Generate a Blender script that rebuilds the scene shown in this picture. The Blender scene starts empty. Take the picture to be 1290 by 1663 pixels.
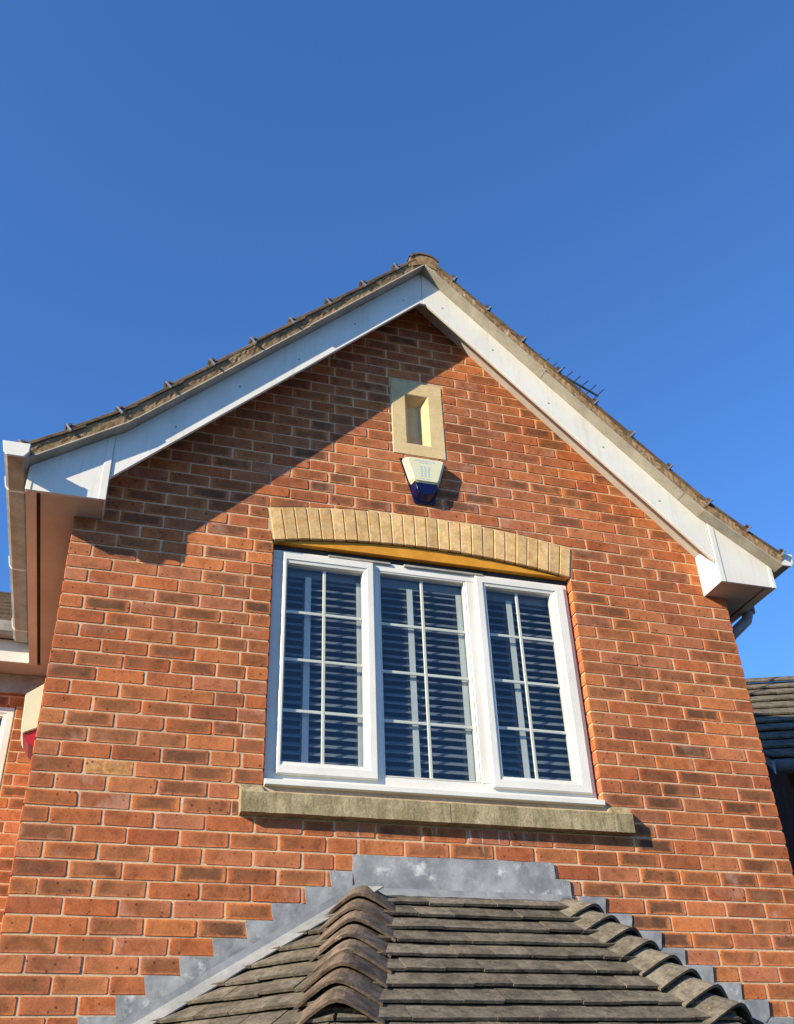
import bpy, bmesh, math, random
from mathutils import Vector, Matrix
random.seed(7)
C = bpy.context.scene.collection
S = bpy.context.scene

# ------------------------------------------------------------------ camera
CAM = Vector((0.2873, -4.5366, -1.2196))
R_ = Vector((0.95724558, -0.28736107, -0.0332343))
U_ = Vector((-0.13308884, -0.53949491, 0.831404))
F_ = Vector((0.25684288, 0.79143469, 0.55467367))
FPX = 1598.12
cd = bpy.data.cameras.new('camera'); cam = bpy.data.objects.new('camera', cd); C.objects.link(cam)
cam.matrix_world = Matrix(((R_.x, U_.x, -F_.x, CAM.x), (R_.y, U_.y, -F_.y, CAM.y), (R_.z, U_.z, -F_.z, CAM.z), (0, 0, 0, 1)))
cd.sensor_fit = 'VERTICAL'; cd.sensor_height = 24.0; cd.lens = FPX / 1663 * 24.0
cd.clip_start = 0.05; cd.clip_end = 2000
S.camera = cam
def project(p):
    d = Vector(p) - CAM; w = d.dot(F_)
    return 645 + FPX * d.dot(R_) / w, 831.5 - FPX * d.dot(U_) / w

# ------------------------------------------------------------------ sky, sun, exposure
SUN = Vector((2.2, 1.0, -1.0)).normalized()          # the way the light travels
ELEV = math.asin(-SUN.z); AZ = math.atan2(-SUN.x, -SUN.y)
W = bpy.data.worlds.new('World'); S.world = W; W.use_nodes = True
nt = W.node_tree; nt.nodes.clear()
sky = nt.nodes.new('ShaderNodeTexSky'); sky.sky_type = 'NISHITA'; sky.sun_disc = False
sky.sun_elevation = ELEV; sky.sun_rotation = AZ % (2 * math.pi)
sky.air_density = 1.0; sky.dust_density = 0.0; sky.ozone_density = 10.0; sky.altitude = 0
bg = nt.nodes.new('ShaderNodeBackground'); bg.inputs['Strength'].default_value = 0.147
wo = nt.nodes.new('ShaderNodeOutputWorld')
nt.links.new(sky.outputs[0], bg.inputs[0]); nt.links.new(bg.outputs[0], wo.inputs[0])
sl = bpy.data.lights.new('sun', 'SUN'); so = bpy.data.objects.new('sun', sl); C.objects.link(so)
sl.energy = 5.0; sl.angle = math.radians(0.5); sl.color = (1.0, 0.88, 0.65)
so.rotation_mode = 'QUATERNION'; so.rotation_quaternion = SUN.to_track_quat('-Z', 'Y'); so.location = (-8, -8, 8)
S.view_settings.view_transform = 'Standard'; S.view_settings.look = 'None'
S.view_settings.gamma = 1; S.view_settings.use_curve_mapping = False
S.view_settings.exposure = 0.86

# ------------------------------------------------------------------ materials
def mat(name, rough=0.8, metallic=0.0, spec=0.3):
    m = bpy.data.materials.new(name); m.use_nodes = True
    b = m.node_tree.nodes['Principled BSDF']
    b.inputs['Roughness'].default_value = rough; b.inputs['Metallic'].default_value = metallic
    b.inputs['Specular IOR Level'].default_value = spec
    return m, m.node_tree, b
def N(t, kind, **kw):
    n = t.nodes.new(kind)
    for k, v in kw.items(): setattr(n, k, v)
    return n
def noise(t, scale, detail=4, rough=0.6, vec=None, dist=0.0):
    n = N(t, 'ShaderNodeTexNoise'); n.inputs['Scale'].default_value = scale
    n.inputs['Detail'].default_value = detail; n.inputs['Roughness'].default_value = rough
    n.inputs['Distortion'].default_value = dist
    if vec is not None: t.links.new(vec, n.inputs['Vector'])
    return n.outputs['Fac']
def ramp(t, fac, stops):
    r = N(t, 'ShaderNodeValToRGB'); e = r.color_ramp.elements
    while len(e) < len(stops): e.new(0.5)
    for el, (p, c) in zip(e, stops):
        el.position = p; el.color = (*c, 1) if len(c) == 3 else c
    t.links.new(fac, r.inputs[0]); return r.outputs[0]
def maths(t, op, a, b=None, c=None, clamp=False):
    n = N(t, 'ShaderNodeMath', operation=op, use_clamp=clamp)
    for i, v in enumerate((a, b, c)):
        if v is None: continue
        if isinstance(v, (int, float)): n.inputs[i].default_value = v
        else: t.links.new(v, n.inputs[i])
    return n.outputs[0]
def mix(t, fac, a, b, blend='MIX'):
    n = N(t, 'ShaderNodeMix', data_type='RGBA', blend_type=blend)
    for s, v in ((n.inputs['Factor'], fac), (n.inputs['A'], a), (n.inputs['B'], b)):
        if isinstance(v, (int, float)): s.default_value = v
        elif isinstance(v, tuple): s.default_value = (*v, 1)
        else: t.links.new(v, s)
    return n.outputs['Result']
def maprange(t, v, a, b, c=0.0, d=1.0, smooth=True):
    n = N(t, 'ShaderNodeMapRange', interpolation_type='SMOOTHSTEP' if smooth else 'LINEAR')
    t.links.new(v, n.inputs[0])
    for i, x in zip((1, 2, 3, 4), (a, b, c, d)): n.inputs[i].default_value = x
    return n.outputs[0]
def bump(t, b, h, strength=0.3, dist=0.01):
    n = N(t, 'ShaderNodeBump'); n.inputs['Strength'].default_value = strength; n.inputs['Distance'].default_value = dist
    t.links.new(h, n.inputs['Height']); t.links.new(n.outputs[0], b.inputs['Normal'])
def pos(t): return N(t, 'ShaderNodeNewGeometry').outputs['Position']
def setc(t, b, col):
    if isinstance(col, tuple): b.inputs['Base Color'].default_value = (*col, 1)
    else: t.links.new(col, b.inputs['Base Color'])

M = {}
# facing brick: burnt brown heart, orange to pink arrises, dark iron spots
def brick_material():
    m, t, b = mat('facing_brick', 0.92, spec=0.15)
    at = N(t, 'ShaderNodeAttribute', attribute_name='rnd'); sp = N(t, 'ShaderNodeSeparateColor'); t.links.new(at.outputs['Color'], sp.inputs[0])
    r1, r2, r3 = sp.outputs
    uv = N(t, 'ShaderNodeAttribute', attribute_name='face_uv'); su = N(t, 'ShaderNodeSeparateXYZ'); t.links.new(uv.outputs['Vector'], su.inputs[0])
    P = pos(t)
    off = N(t, 'ShaderNodeVectorMath', operation='MULTIPLY_ADD'); t.links.new(at.outputs['Color'], off.inputs[0]); off.inputs[1].default_value = (9, 9, 9); t.links.new(P, off.inputs[2])
    Q = off.outputs[0]
    n1 = noise(t, 22, 4, 0.65, Q); n2 = noise(t, 7, 3, 0.5, Q); n3 = noise(t, 130, 4, 0.7, Q); n4 = noise(t, 48, 2, 0.5, Q)
    edge = ramp(t, r1, [(0.0, (0.40, 0.105, 0.04)), (0.22, (0.52, 0.155, 0.052)), (0.42, (0.46, 0.165, 0.085)), (0.6, (0.59, 0.19, 0.058)), (0.8, (0.50, 0.185, 0.075)), (1.0, (0.37, 0.10, 0.045))])
    heart = ramp(t, r2, [(0.0, (0.12, 0.058, 0.033)), (0.4, (0.205, 0.083, 0.039)), (0.75, (0.27, 0.10, 0.043)), (1.0, (0.36, 0.115, 0.046))])
    au = maths(t, 'ABSOLUTE', su.outputs[0]); av = maths(t, 'ABSOLUTE', su.outputs[1])
    wob = maths(t, 'MULTIPLY_ADD', n1, 0.9, -0.45)
    d = maths(t, 'MAXIMUM', maths(t, 'POWER', au, 3.0), maths(t, 'POWER', av, 2.2))
    d = maths(t, 'ADD', d, wob)
    hm = maprange(t, d, 0.25, 0.95, 1.0, 0.0)
    amt = maprange(t, maths(t, 'FRACT', maths(t, 'MULTIPLY_ADD', r2, 3.7, r1)), 0.0, 0.85, 0.28, 1.0)
    hm = maths(t, 'MULTIPLY', hm, amt)
    hm = maths(t, 'MULTIPLY', hm, maprange(t, n2, 0.3, 0.55, 0.6, 1.0))
    col = mix(t, hm, edge, heart)
    # pale bloom of lime on some bricks
    bl = maths(t, 'MULTIPLY', maprange(t, n2, 0.52, 0.75), maprange(t, r3, 0.55, 0.95, 0.0, 0.55))
    col = mix(t, bl, col, (0.52, 0.29, 0.21))
    yl = maths(t, 'MULTIPLY', maths(t, 'GREATER_THAN', r3, 0.995), maprange(t, n4, 0.3, 0.7, 0.1, 0.8))
    col = mix(t, yl, col, (0.60, 0.34, 0.11))
    col = mix(t, 1.0, col, ramp(t, n3, [(0.25, (0.70, 0.68, 0.68)), (0.6, (1.08, 1.08, 1.08))]), 'MULTIPLY')
    n5 = noise(t, 15, 5, 0.7, Q, 0.6); col = mix(t, 1.0, col, ramp(t, n5, [(0.28, (0.62, 0.60, 0.60)), (0.52, (1.0, 1.0, 1.0)), (0.75, (1.16, 1.14, 1.12))]), 'MULTIPLY')
    # weathering: broad sooty patches, lime runs under the sill
    big = noise(t, 1.7, 4, 0.6, P); col = mix(t, 1.0, col, ramp(t, big, [(0.3, (0.80, 0.78, 0.77)), (0.62, (1.06, 1.05, 1.03))]), 'MULTIPLY')
    ps = N(t, 'ShaderNodeSeparateXYZ'); t.links.new(P, ps.inputs[0])
    mp = N(t, 'ShaderNodeMapping'); mp.inputs['Scale'].default_value = (1.0, 1.0, 0.12); t.links.new(P, mp.inputs['Vector'])
    run = maprange(t, noise(t, 26, 3, 0.6, mp.outputs[0]), 0.56, 0.70)
    zone = maths(t, 'MULTIPLY', maths(t, 'MULTIPLY', maprange(t, ps.outputs[2], 0.02, 0.09), maprange(t, ps.outputs[2], 0.17, 0.15)), maths(t, 'MULTIPLY', maprange(t, ps.outputs[0], 1.35, 1.6), maprange(t, ps.outputs[0], 2.6, 2.2)))
    col = mix(t, maths(t, 'MULTIPLY', maths(t, 'MULTIPLY', run, zone), 0.75), col, (0.62, 0.55, 0.48))
    vo = N(t, 'ShaderNodeTexVoronoi'); vo.inputs['Scale'].default_value = 38; vo.inputs['Randomness'].default_value = 1; t.links.new(Q, vo.inputs['Vector'])
    vc = N(t, 'ShaderNodeSeparateColor'); t.links.new(vo.outputs['Color'], vc.inputs[0])
    spot = maths(t, 'LESS_THAN', vo.outputs['Distance'], maths(t, 'MULTIPLY', maths(t, 'GREATER_THAN', vc.outputs[0], 0.72), maths(t, 'MULTIPLY_ADD', vc.outputs[1], 0.17, 0.08)))
    col = mix(t, maths(t, 'MULTIPLY', spot, 0.8), col, (0.075, 0.03, 0.022))
    setc(t, b, col)
    h = maths(t, 'SUBTRACT', maths(t, 'MULTIPLY_ADD', n3, 0.5, n1), maths(t, 'MULTIPLY', spot, 0.6))
    bump(t, b, h, 0.35, 0.004)
    return m
M['brick'] = brick_material()
def mortar_material():
    m, t, b = mat('mortar', 0.95, spec=0.1); P = pos(t)
    n = noise(t, 60, 5, 0.7, P); n2 = noise(t, 3.2, 3, 0.5, P)
    c = mix(t, maprange(t, n2, 0.3, 0.7), (0.50, 0.345, 0.205), (0.65, 0.46, 0.285))
    setc(t, b, mix(t, 1.0, c, ramp(t, n, [(0.25, (0.7, 0.7, 0.7)), (0.7, (1.08, 1.08, 1.08))]), 'MULTIPLY'))
    bump(t, b, n, 0.5, 0.004); return m
M['mortar'] = mortar_material()
def mottled(name, c1, c2, scale, rough=0.85, fine=90, fine_amt=0.3, bumpk=0.3, bd=0.004, spec=0.2, metallic=0.0, per_object=0.0, extra=None):
    m, t, b = mat(name, rough, metallic, spec); P = pos(t)
    if per_object:
        oi = N(t, 'ShaderNodeObjectInfo'); vm = N(t, 'ShaderNodeVectorMath', operation='ADD'); t.links.new(P, vm.inputs[0])
        cx = N(t, 'ShaderNodeCombineXYZ'); t.links.new(maths(t, 'MULTIPLY', oi.outputs['Random'], 17.0), cx.inputs[0]); t.links.new(cx.outputs[0], vm.inputs[1]); P = vm.outputs[0]
    n = noise(t, scale, 5, 0.65, P); f = noise(t, fine, 4, 0.7, P)
    col = mix(t, maprange(t, n, 0.32, 0.68), c1, c2)
    col = mix(t, 1.0, col, ramp(t, f, [(0.25, (1 - fine_amt,) * 3), (0.7, (1 + fine_amt * 0.4,) * 3)]), 'MULTIPLY')
    if per_object:
        k = maprange(t, oi.outputs['Random'], 0, 1, 1 - per_object, 1 + per_object, False)
        cc = N(t, 'ShaderNodeCombineColor')
        for i in range(3): t.links.new(k, cc.inputs[i])
        col = mix(t, 1.0, col, cc.outputs[0], 'MULTIPLY')
    if extra:
        ec, es, lo, hi = extra
        col = mix(t, maprange(t, noise(t, es, 5, 0.7, P), lo, hi), col, ec)
    setc(t, b, col); bump(t, b, maths(t, 'MULTIPLY_ADD', f, 0.5, n), bumpk, bd)
    return m
M['pvc'] = mottled('white_upvc', (0.63, 0.605, 0.54), (0.70, 0.675, 0.61), 3, 0.38, 45, 0.06, 0.02, 0.001, 0.45)
def board_material():
    m, t, b = mat('upvc_board', 0.4, spec=0.4); P = pos(t)
    mp = N(t, 'ShaderNodeMapping'); mp.inputs['Scale'].default_value = (1.0, 1.0, 0.09); t.links.new(P, mp.inputs['Vector'])
    n = noise(t, 3, 4, 0.6, P); v = noise(t, 34, 4, 0.7, mp.outputs[0]); f = noise(t, 70, 3, 0.7, P)
    c = mix(t, maprange(t, n, 0.3, 0.7), (0.63, 0.605, 0.54), (0.70, 0.675, 0.61))
    c = mix(t, maths(t, 'MULTIPLY', maprange(t, v, 0.50, 0.72), 0.30), c, (0.42, 0.40, 0.32))
    c = mix(t, maths(t, 'MULTIPLY', maprange(t, f, 0.62, 0.75), 0.25), c, (0.45, 0.42, 0.34))
    setc(t, b, c); bump(t, b, n, 0.06, 0.01); return m
M['board'] = board_material()
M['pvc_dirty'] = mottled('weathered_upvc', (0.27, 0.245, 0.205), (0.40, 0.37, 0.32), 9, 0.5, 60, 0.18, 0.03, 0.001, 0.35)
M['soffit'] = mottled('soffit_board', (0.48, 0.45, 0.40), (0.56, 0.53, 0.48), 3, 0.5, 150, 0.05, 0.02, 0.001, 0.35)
M['undercloak'] = mottled('fibre_cement', (0.33, 0.295, 0.235), (0.45, 0.405, 0.33), 8, 0.9, 120, 0.25, 0.2, 0.002)
M['verge_mortar'] = mottled('verge_mortar', (0.175, 0.11, 0.058), (0.34, 0.225, 0.12), 14, 0.95, 70, 0.45, 0.4, 0.006, 0.1, extra=((0.50, 0.42, 0.30), 24, 0.60, 0.72))
M['roof_tile'] = mottled('concrete_roof_tile', (0.085, 0.06, 0.04), (0.17, 0.115, 0.07), 12, 0.92, 80, 0.4, 0.5, 0.006, 0.1, per_object=0.2, extra=((0.30, 0.25, 0.17), 34, 0.62, 0.75))
M['plain_tile'] = mottled('plain_clay_tile', (0.092, 0.077, 0.058), (0.19, 0.16, 0.12), 12, 0.9, 60, 0.5, 0.6, 0.007, 0.15, per_object=0.2, extra=((0.33, 0.30, 0.22), 40, 0.62, 0.76))
M['hip_tile'] = mottled('hip_tile', (0.075, 0.056, 0.041), (0.20, 0.145, 0.105), 13, 0.9, 80, 0.5, 0.4, 0.004, 0.15, per_object=0.22, extra=((0.42, 0.32, 0.25), 19, 0.62, 0.72))
M['hip_bedding'] = mottled('hip_bedding', (0.10, 0.082, 0.06), (0.20, 0.16, 0.115), 16, 0.95, 60, 0.5, 0.6, 0.008, 0.1, extra=((0.42, 0.37, 0.29), 26, 0.62, 0.74))
M['lead'] = mottled('lead_sheet', (0.17, 0.173, 0.175), (0.34, 0.338, 0.33), 5, 0.45, 16, 0.22, 0.3, 0.014, 0.5, 0.0, extra=((0.56, 0.555, 0.53), 9, 0.54, 0.72))
M['lead_apron'] = mottled('lead_apron', (0.20, 0.205, 0.205), (0.31, 0.31, 0.305), 6, 0.5, 26, 0.16, 0.35, 0.008, 0.4, 0.2)
def sill_material():
    m, t, b = mat('sill_stone', 0.95, spec=0.1); P = pos(t)
    mp = N(t, 'ShaderNodeMapping'); mp.inputs['Scale'].default_value = (1.0, 1.0, 0.16); t.links.new(P, mp.inputs['Vector'])
    n = noise(t, 11, 5, 0.65, P); v = noise(t, 30, 4, 0.65, mp.outputs[0]); f = noise(t, 95, 4, 0.7, P)
    c = mix(t, maprange(t, n, 0.3, 0.7), (0.27, 0.215, 0.12), (0.44, 0.36, 0.215))
    c = mix(t, maths(t, 'MULTIPLY', maprange(t, v, 0.45, 0.66), 0.55), c, (0.15, 0.125, 0.06))
    c = mix(t, maths(t, 'MULTIPLY', maprange(t, noise(t, 16, 5, 0.7, P), 0.6, 0.72), 0.7), c, (0.52, 0.46, 0.32))
    setc(t, b, mix(t, 1.0, c, ramp(t, f, [(0.25, (0.6, 0.6, 0.6)), (0.7, (1.12, 1.12, 1.12))]), 'MULTIPLY'))
    bump(t, b, maths(t, 'MULTIPLY_ADD', f, 0.6, n), 0.6, 0.006); return m
M['sill_stone'] = sill_material()
M['niche_stone'] = mottled('cast_stone', (0.54, 0.40, 0.205), (0.62, 0.475, 0.26), 5, 0.9, 110, 0.18, 0.3, 0.003, 0.15)
M['buff_brick'] = mottled('buff_brick', (0.52, 0.315, 0.14), (0.68, 0.46, 0.215), 15, 0.92, 90, 0.28, 0.5, 0.005, 0.12, per_object=0.14, extra=((0.50, 0.27, 0.16), 18, 0.6, 0.72))
M['arch_joint'] = mottled('arch_joint', (0.20, 0.14, 0.085), (0.30, 0.22, 0.14), 30, 0.95)
M['shade_toned_brick'] = mottled('shade_toned_brick', (0.10, 0.05, 0.035), (0.16, 0.075, 0.05), 9, 0.95)  # neighbour's wall stands in shadow; that shade is put into this brown
M['ochre'] = mottled('ochre_panel', (0.50, 0.205, 0.014), (0.62, 0.275, 0.025), 7, 0.6, 60, 0.12, 0.1, 0.002, 0.3)
M['steel'] = mottled('galvanised_clip', (0.42, 0.42, 0.42), (0.55, 0.55, 0.55), 30, 0.4, 90, 0.1, 0.05, 0.001, 0.5, 0.7)
M['black_metal'] = mottled('dark_aerial_metal', (0.03, 0.03, 0.035), (0.05, 0.05, 0.055), 20, 0.5, 90, 0.1, 0.05, 0.001, 0.4, 0.3)
M['cream_plastic'] = mottled('cream_plastic', (0.62, 0.59, 0.38), (0.66, 0.63, 0.43), 6, 0.45, 150, 0.04, 0.03, 0.001, 0.4)
M['blue_plastic'] = mottled('blue_plastic', (0.002, 0.003, 0.03), (0.003, 0.004, 0.045), 6, 0.22, 150, 0.04, 0.02, 0.001, 0.5)
M['red_plastic'] = mottled('red_plastic', (0.32, 0.01, 0.008), (0.40, 0.014, 0.01), 6, 0.3, 150, 0.04, 0.02, 0.001, 0.5)
M['print'] = mottled('faded_print', (0.36, 0.43, 0.50), (0.46, 0.52, 0.55), 60, 0.6, 150, 0.1, 0.0, 0.001)
M['bar_cream'] = mottled('glazing_bar_cream', (0.72, 0.66, 0.53), (0.76, 0.70, 0.58), 5, 0.4, 90, 0.04, 0.02, 0.001, 0.4)
M['slat'] = mottled('blind_slat', (0.12, 0.128, 0.14), (0.15, 0.158, 0.17), 5, 0.5, 120, 0.06, 0.03, 0.001, 0.35)
M['tape'] = mottled('blind_tape', (0.46, 0.47, 0.44), (0.52, 0.53, 0.50), 9, 0.8, 300, 0.1, 0.1, 0.001)
M['room'] = mottled('room_plaster', (0.34, 0.33, 0.32), (0.38, 0.37, 0.36), 2, 0.9, 80, 0.05, 0.05, 0.002)
M['gasket'] = mottled('black_gasket', (0.03, 0.03, 0.03), (0.045, 0.045, 0.045), 20, 0.7, 100, 0.1, 0.05, 0.001)
M['ground'] = mottled('tarmac', (0.045, 0.044, 0.042), (0.075, 0.072, 0.068), 1.2, 0.95, 18, 0.3, 0.4, 0.01, 0.1)
M['grey_pipe'] = mottled('grey_pipe', (0.15, 0.15, 0.16), (0.19, 0.19, 0.20), 8, 0.45, 90, 0.08, 0.03, 0.001, 0.4)
def glass_material():
    m = bpy.data.materials.new('window_glass'); m.use_nodes = True; t = m.node_tree; t.nodes.clear()
    o = N(t, 'ShaderNodeOutputMaterial'); mx = N(t, 'ShaderNodeMixShader'); tr = N(t, 'ShaderNodeBsdfTransparent'); gl = N(t, 'ShaderNodeBsdfGlossy')
    tr.inputs[0].default_value = (0.95, 0.975, 0.975, 1); gl.inputs['Roughness'].default_value = 0.015
    lw = N(t, 'ShaderNodeLayerWeight'); lw.inputs[0].default_value = 0.5
    t.links.new(maths(t, 'MULTIPLY_ADD', maths(t, 'POWER', lw.outputs['Facing'], 5.0), 0.9, 0.045, clamp=True), mx.inputs[0])
    t.links.new(tr.outputs[0], mx.inputs[1]); t.links.new(gl.outputs[0], mx.inputs[2]); t.links.new(mx.outputs[0], o.inputs[0])
    return m
M['glass'] = glass_material()

# ------------------------------------------------------------------ builders
def link(o, parent=None):
    C.objects.link(o)
    if parent is not None: o.parent = parent
    return o
def tag(o, label, cat, group=None):
    o['label'] = label; o['category'] = cat
    if group: o['group'] = group
    return o
def empty(name, loc=(0, 0, 0)):
    o = bpy.data.objects.new(name, None); o.location = loc; o.empty_display_size = 0.2; C.objects.link(o); return o
class MB:
    def __init__(s): s.v = []; s.f = []
    def add(s, vs, fs):
        n = len(s.v); s.v += [tuple(p) for p in vs]; s.f += [tuple(i + n for i in f) for f in fs]; return s
    def box(s, x0, x1, y0, y1, z0, z1):
        return s.add([(x0, y0, z0), (x1, y0, z0), (x1, y1, z0), (x0, y1, z0), (x0, y0, z1), (x1, y0, z1), (x1, y1, z1), (x0, y1, z1)],
                     [(0, 3, 2, 1), (4, 5, 6, 7), (0, 1, 5, 4), (1, 2, 6, 5), (2, 3, 7, 6), (3, 0, 4, 7)])
    def prism(s, poly, y0, y1, f=None):
        # poly in (x,z); f maps (x,y,z)
        n = len(poly); g = f or (lambda x, y, z: (x, y, z))
        vs = [g(x, y0, z) for x, z in poly] + [g(x, y1, z) for x, z in poly]
        fs = [tuple(range(n)), tuple(range(2 * n - 1, n - 1, -1))] + [(i, i + n, (i + 1) % n + n, (i + 1) % n) for i in range(n)]
        return s.add(vs, fs)
    def tube(s, pts, r, seg=10):
        pts = [Vector(p) for p in pts]; base = len(s.v); n = len(pts)
        for i, p in enumerate(pts):
            d = (pts[min(i + 1, n - 1)] - pts[max(i - 1, 0)]).normalized()
            a = d.orthogonal().normalized() if i == 0 else (a - d * a.dot(d)).normalized()
            c = d.cross(a)
            for k in range(seg):
                w = 2 * math.pi * k / seg; q = p + (a * math.cos(w) + c * math.sin(w)) * r; s.v.append(tuple(q))
        for i in range(n - 1):
            for k in range(seg):
                s.f.append((base + i * seg + k, base + i * seg + (k + 1) % seg, base + (i + 1) * seg + (k + 1) % seg, base + (i + 1) * seg + k))
        s.f.append(tuple(base + k for k in range(seg))[::-1]); s.f.append(tuple(base + (n - 1) * seg + k for k in range(seg)))
        return s
    def build(s, name, m, parent=None, bevel=0.0, seg=1, smooth=False):
        me = bpy.data.meshes.new(name); me.from_pydata(s.v, [], s.f)
        bm = bmesh.new(); bm.from_mesh(me)
        bmesh.ops.recalc_face_normals(bm, faces=bm.faces)
        if bevel:
            es = [e for e in bm.edges if len(e.link_faces) == 2 and e.calc_face_angle(0) > 0.5]
            bmesh.ops.bevel(bm, geom=es, offset=bevel, segments=seg, affect='EDGES', clamp_overlap=True)
        if smooth:
            for f in bm.faces: f.smooth = True
        bm.to_mesh(me); bm.free()
        me.materials.append(M[m]); o = bpy.data.objects.new(name, me)
        return link(o, parent)
def box(name, x0, x1, y0, y1, z0, z1, m, parent=None, bevel=0.0, seg=1):
    return MB().box(x0, x1, y0, y1, z0, z1).build(name, m, parent, bevel, seg)
def clip(poly, a, b, c):
    # keep a*x + b*z <= c
    out = []; n = len(poly)
    for i in range(n):
        p, q = poly[i], poly[(i + 1) % n]; dp = a * p[0] + b * p[1] - c; dq = a * q[0] + b * q[1] - c
        if dp <= 0: out.append(p)
        if dp * dq < 0:
            w = dp / (dp - dq); out.append((p[0] + w * (q[0] - p[0]), p[1] + w * (q[1] - p[1])))
    return out
def area(poly):
    return abs(sum(poly[i][0] * poly[(i + 1) % len(poly)][1] - poly[(i + 1) % len(poly)][0] * poly[i][1] for i in range(len(poly)))) / 2

class Bricks:
    """bricks with their own arrises; rnd and face_uv attributes drive the material"""
    def __init__(s): s.v = []; s.f = []; s.c = []; s.u = []
    def brick(s, poly, yf=0.0, depth=0.095, T=None, rnd=None):
        xs = [p[0] for p in poly]; zs = [p[1] for p in poly]
        cx, cz = (min(xs) + max(xs)) / 2, (min(zs) + max(zs)) / 2; hx, hz = max((max(xs) - min(xs)) / 2, 1e-4), max((max(zs) - min(zs)) / 2, 1e-4)
        ch = 0.0045; pts = []; n0 = len(poly)
        for i in range(n0):
            p = Vector(poly[i]); a = Vector(poly[i - 1]); b = Vector(poly[(i + 1) % n0])
            la, lb = (a - p).length, (b - p).length
            cf = 2.0 if random.random() < 0.04 else 1.0
            k1 = min(ch * cf * random.uniform(0.4, 1.7), la * 0.3); k2 = min(ch * cf * random.uniform(0.4, 1.7), lb * 0.3)
            if la > 1e-6: pts.append(p + (a - p).normalized() * k1)
            if lb > 1e-6: pts.append(p + (b - p).normalized() * k2)
        j = lambda k: random.uniform(-k, k)
        pts = [Vector((p.x + j(0.0015), p.y + j(0.0014))) for p in pts]
        cen = sum(pts, Vector((0, 0))) / len(pts); bv = 0.0035
        tilt_x, tilt_z, y0 = j(0.006), j(0.012), yf + j(0.0011)
        fy = lambda p: y0 + (p.x - cx) * tilt_x + (p.y - cz) * tilt_z
        inn = [cen + (p - cen) * (1 - bv / max((p - cen).length, 0.01)) if True else p for p in pts]
        n = len(pts); base = len(s.v)
        vs = [(p.x, fy(p) , p.y) for p in inn] + [(p.x, fy(p) + 0.0019, p.y) for p in pts] + [(p.x, yf + depth, p.y) for p in pts]
        s.v += [T(*q) for q in vs] if T else vs
        uvp = inn + pts + pts
        s.u += [((p.x - cx) / hx, (p.y - cz) / hz, 0) for p in uvp]
        r = rnd or (random.random(), random.random(), random.random()); s.c += [r] * (3 * n)
        s.f.append(tuple(base + i for i in range(n)))
        for L in (0, 1):
            for i in range(n):
                k = (i + 1) % n; s.f.append((base + L * n + i, base + (L + 1) * n + i, base + (L + 1) * n + k, base + L * n + k))
    def build(s, name, parent):
        me = bpy.data.meshes.new(name); me.from_pydata(s.v, [], s.f)
        a = me.attributes.new('rnd', 'FLOAT_COLOR', 'POINT'); a.data.foreach_set('color', [x for c in s.c for x in (*c, 1.0)])
        u = me.attributes.new('face_uv', 'FLOAT_VECTOR', 'POINT'); u.data.foreach_set('vector', [x for c in s.u for x in c])
        bm = bmesh.new(); bm.from_mesh(me); bmesh.ops.recalc_face_normals(bm, faces=bm.faces)
        # open backs: make sure the face looks outward
        bm.to_mesh(me); bm.free()
        me.materials.append(M['brick']); return link(bpy.data.objects.new(name, me), parent)

# ------------------------------------------------------------------ ground
GZ = -2.9
g = MB().add([(-150, -150, GZ), (150, -150, GZ), (150, 150, GZ), (-150, 150, GZ)], [(0, 1, 2, 3)]).build('ground', 'ground'); g['kind'] = 'structure'

# ------------------------------------------------------------------ the house
house = empty('brick_house', (1.93, 0, GZ))
tag(house, 'red brick house gable with white bargeboards, stone sill and bay roof below', 'house')
HM = Matrix.Translation(house.location).inverted()
WALL_W = 3.8775; XC = 1.934
OX0, OX1, OZ0 = 1.045, 2.82, 0.30                         # window opening
ARC_C = (OX0 + OX1) / 2; ARC_HALF = (OX1 - OX0) / 2; RISE = 0.077; SPR = 1.663
ARC_R = (ARC_HALF ** 2 + RISE ** 2) / (2 * RISE); ARC_Z = SPR + RISE - ARC_R; ARC_T = 0.208
ARC_A = math.asin(ARC_HALF / ARC_R)
def arc_z(x, r): return ARC_Z + math.sqrt(max(r * r - (x - ARC_C) ** 2, 0))
NX0, NX1, NZ0, NZ1 = 1.752, 2.090, 2.393, 2.980           # stone panel
SX0, SX1, SZ0, SZ1 = 0.937, 2.945, 0.153, 0.300           # stone sill
def z_u(x):                                              # underside of the verge
    if x > XC: x = 2 * XC - x
    return 2.106 + 0.979 * (x - 0.2) if x >= 0.2 else 2.106 + 0.70 * (x - 0.2)
def z_b(x):                                              # lower edge of bargeboard
    if x > XC: x = 2 * XC - x
    return 1.785 + 0.978 * (x - 0.143)

# mortar body of the front wall
mb = MB(); Y0, Y1 = 0.0035, 0.098; e = 0.006
mb.prism([(e, GZ), (WALL_W - e, GZ), (WALL_W - e, OZ0), (e, OZ0)], Y0, Y1)
mb.prism([(e, OZ0), (OX0 - e, OZ0), (OX0 - e, SPR), (e, SPR)], Y0, Y1)
mb.prism([(OX1 + e, OZ0), (WALL_W - e, OZ0), (WALL_W - e, SPR), (OX1 + e, SPR)], Y0, Y1)
ZT = 2.02
xs = [OX0 - e + (OX1 - OX0 + 2 * e) * i / 20 for i in range(21)]
for a, b in zip(xs, xs[1:]):
    mb.prism([(a, arc_z(a, ARC_R) + 0.008), (b, arc_z(b, ARC_R) + 0.008), (b, ZT), (a, ZT)], Y0, Y1)
mb.prism([(e, SPR), (OX0 - e, SPR), (OX0 - e, ZT), (e, ZT)], Y0, Y1)
mb.prism([(OX1 + e, SPR), (WALL_W - e, SPR), (WALL_W - e, ZT), (OX1 + e, ZT)], Y0, Y1)
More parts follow.
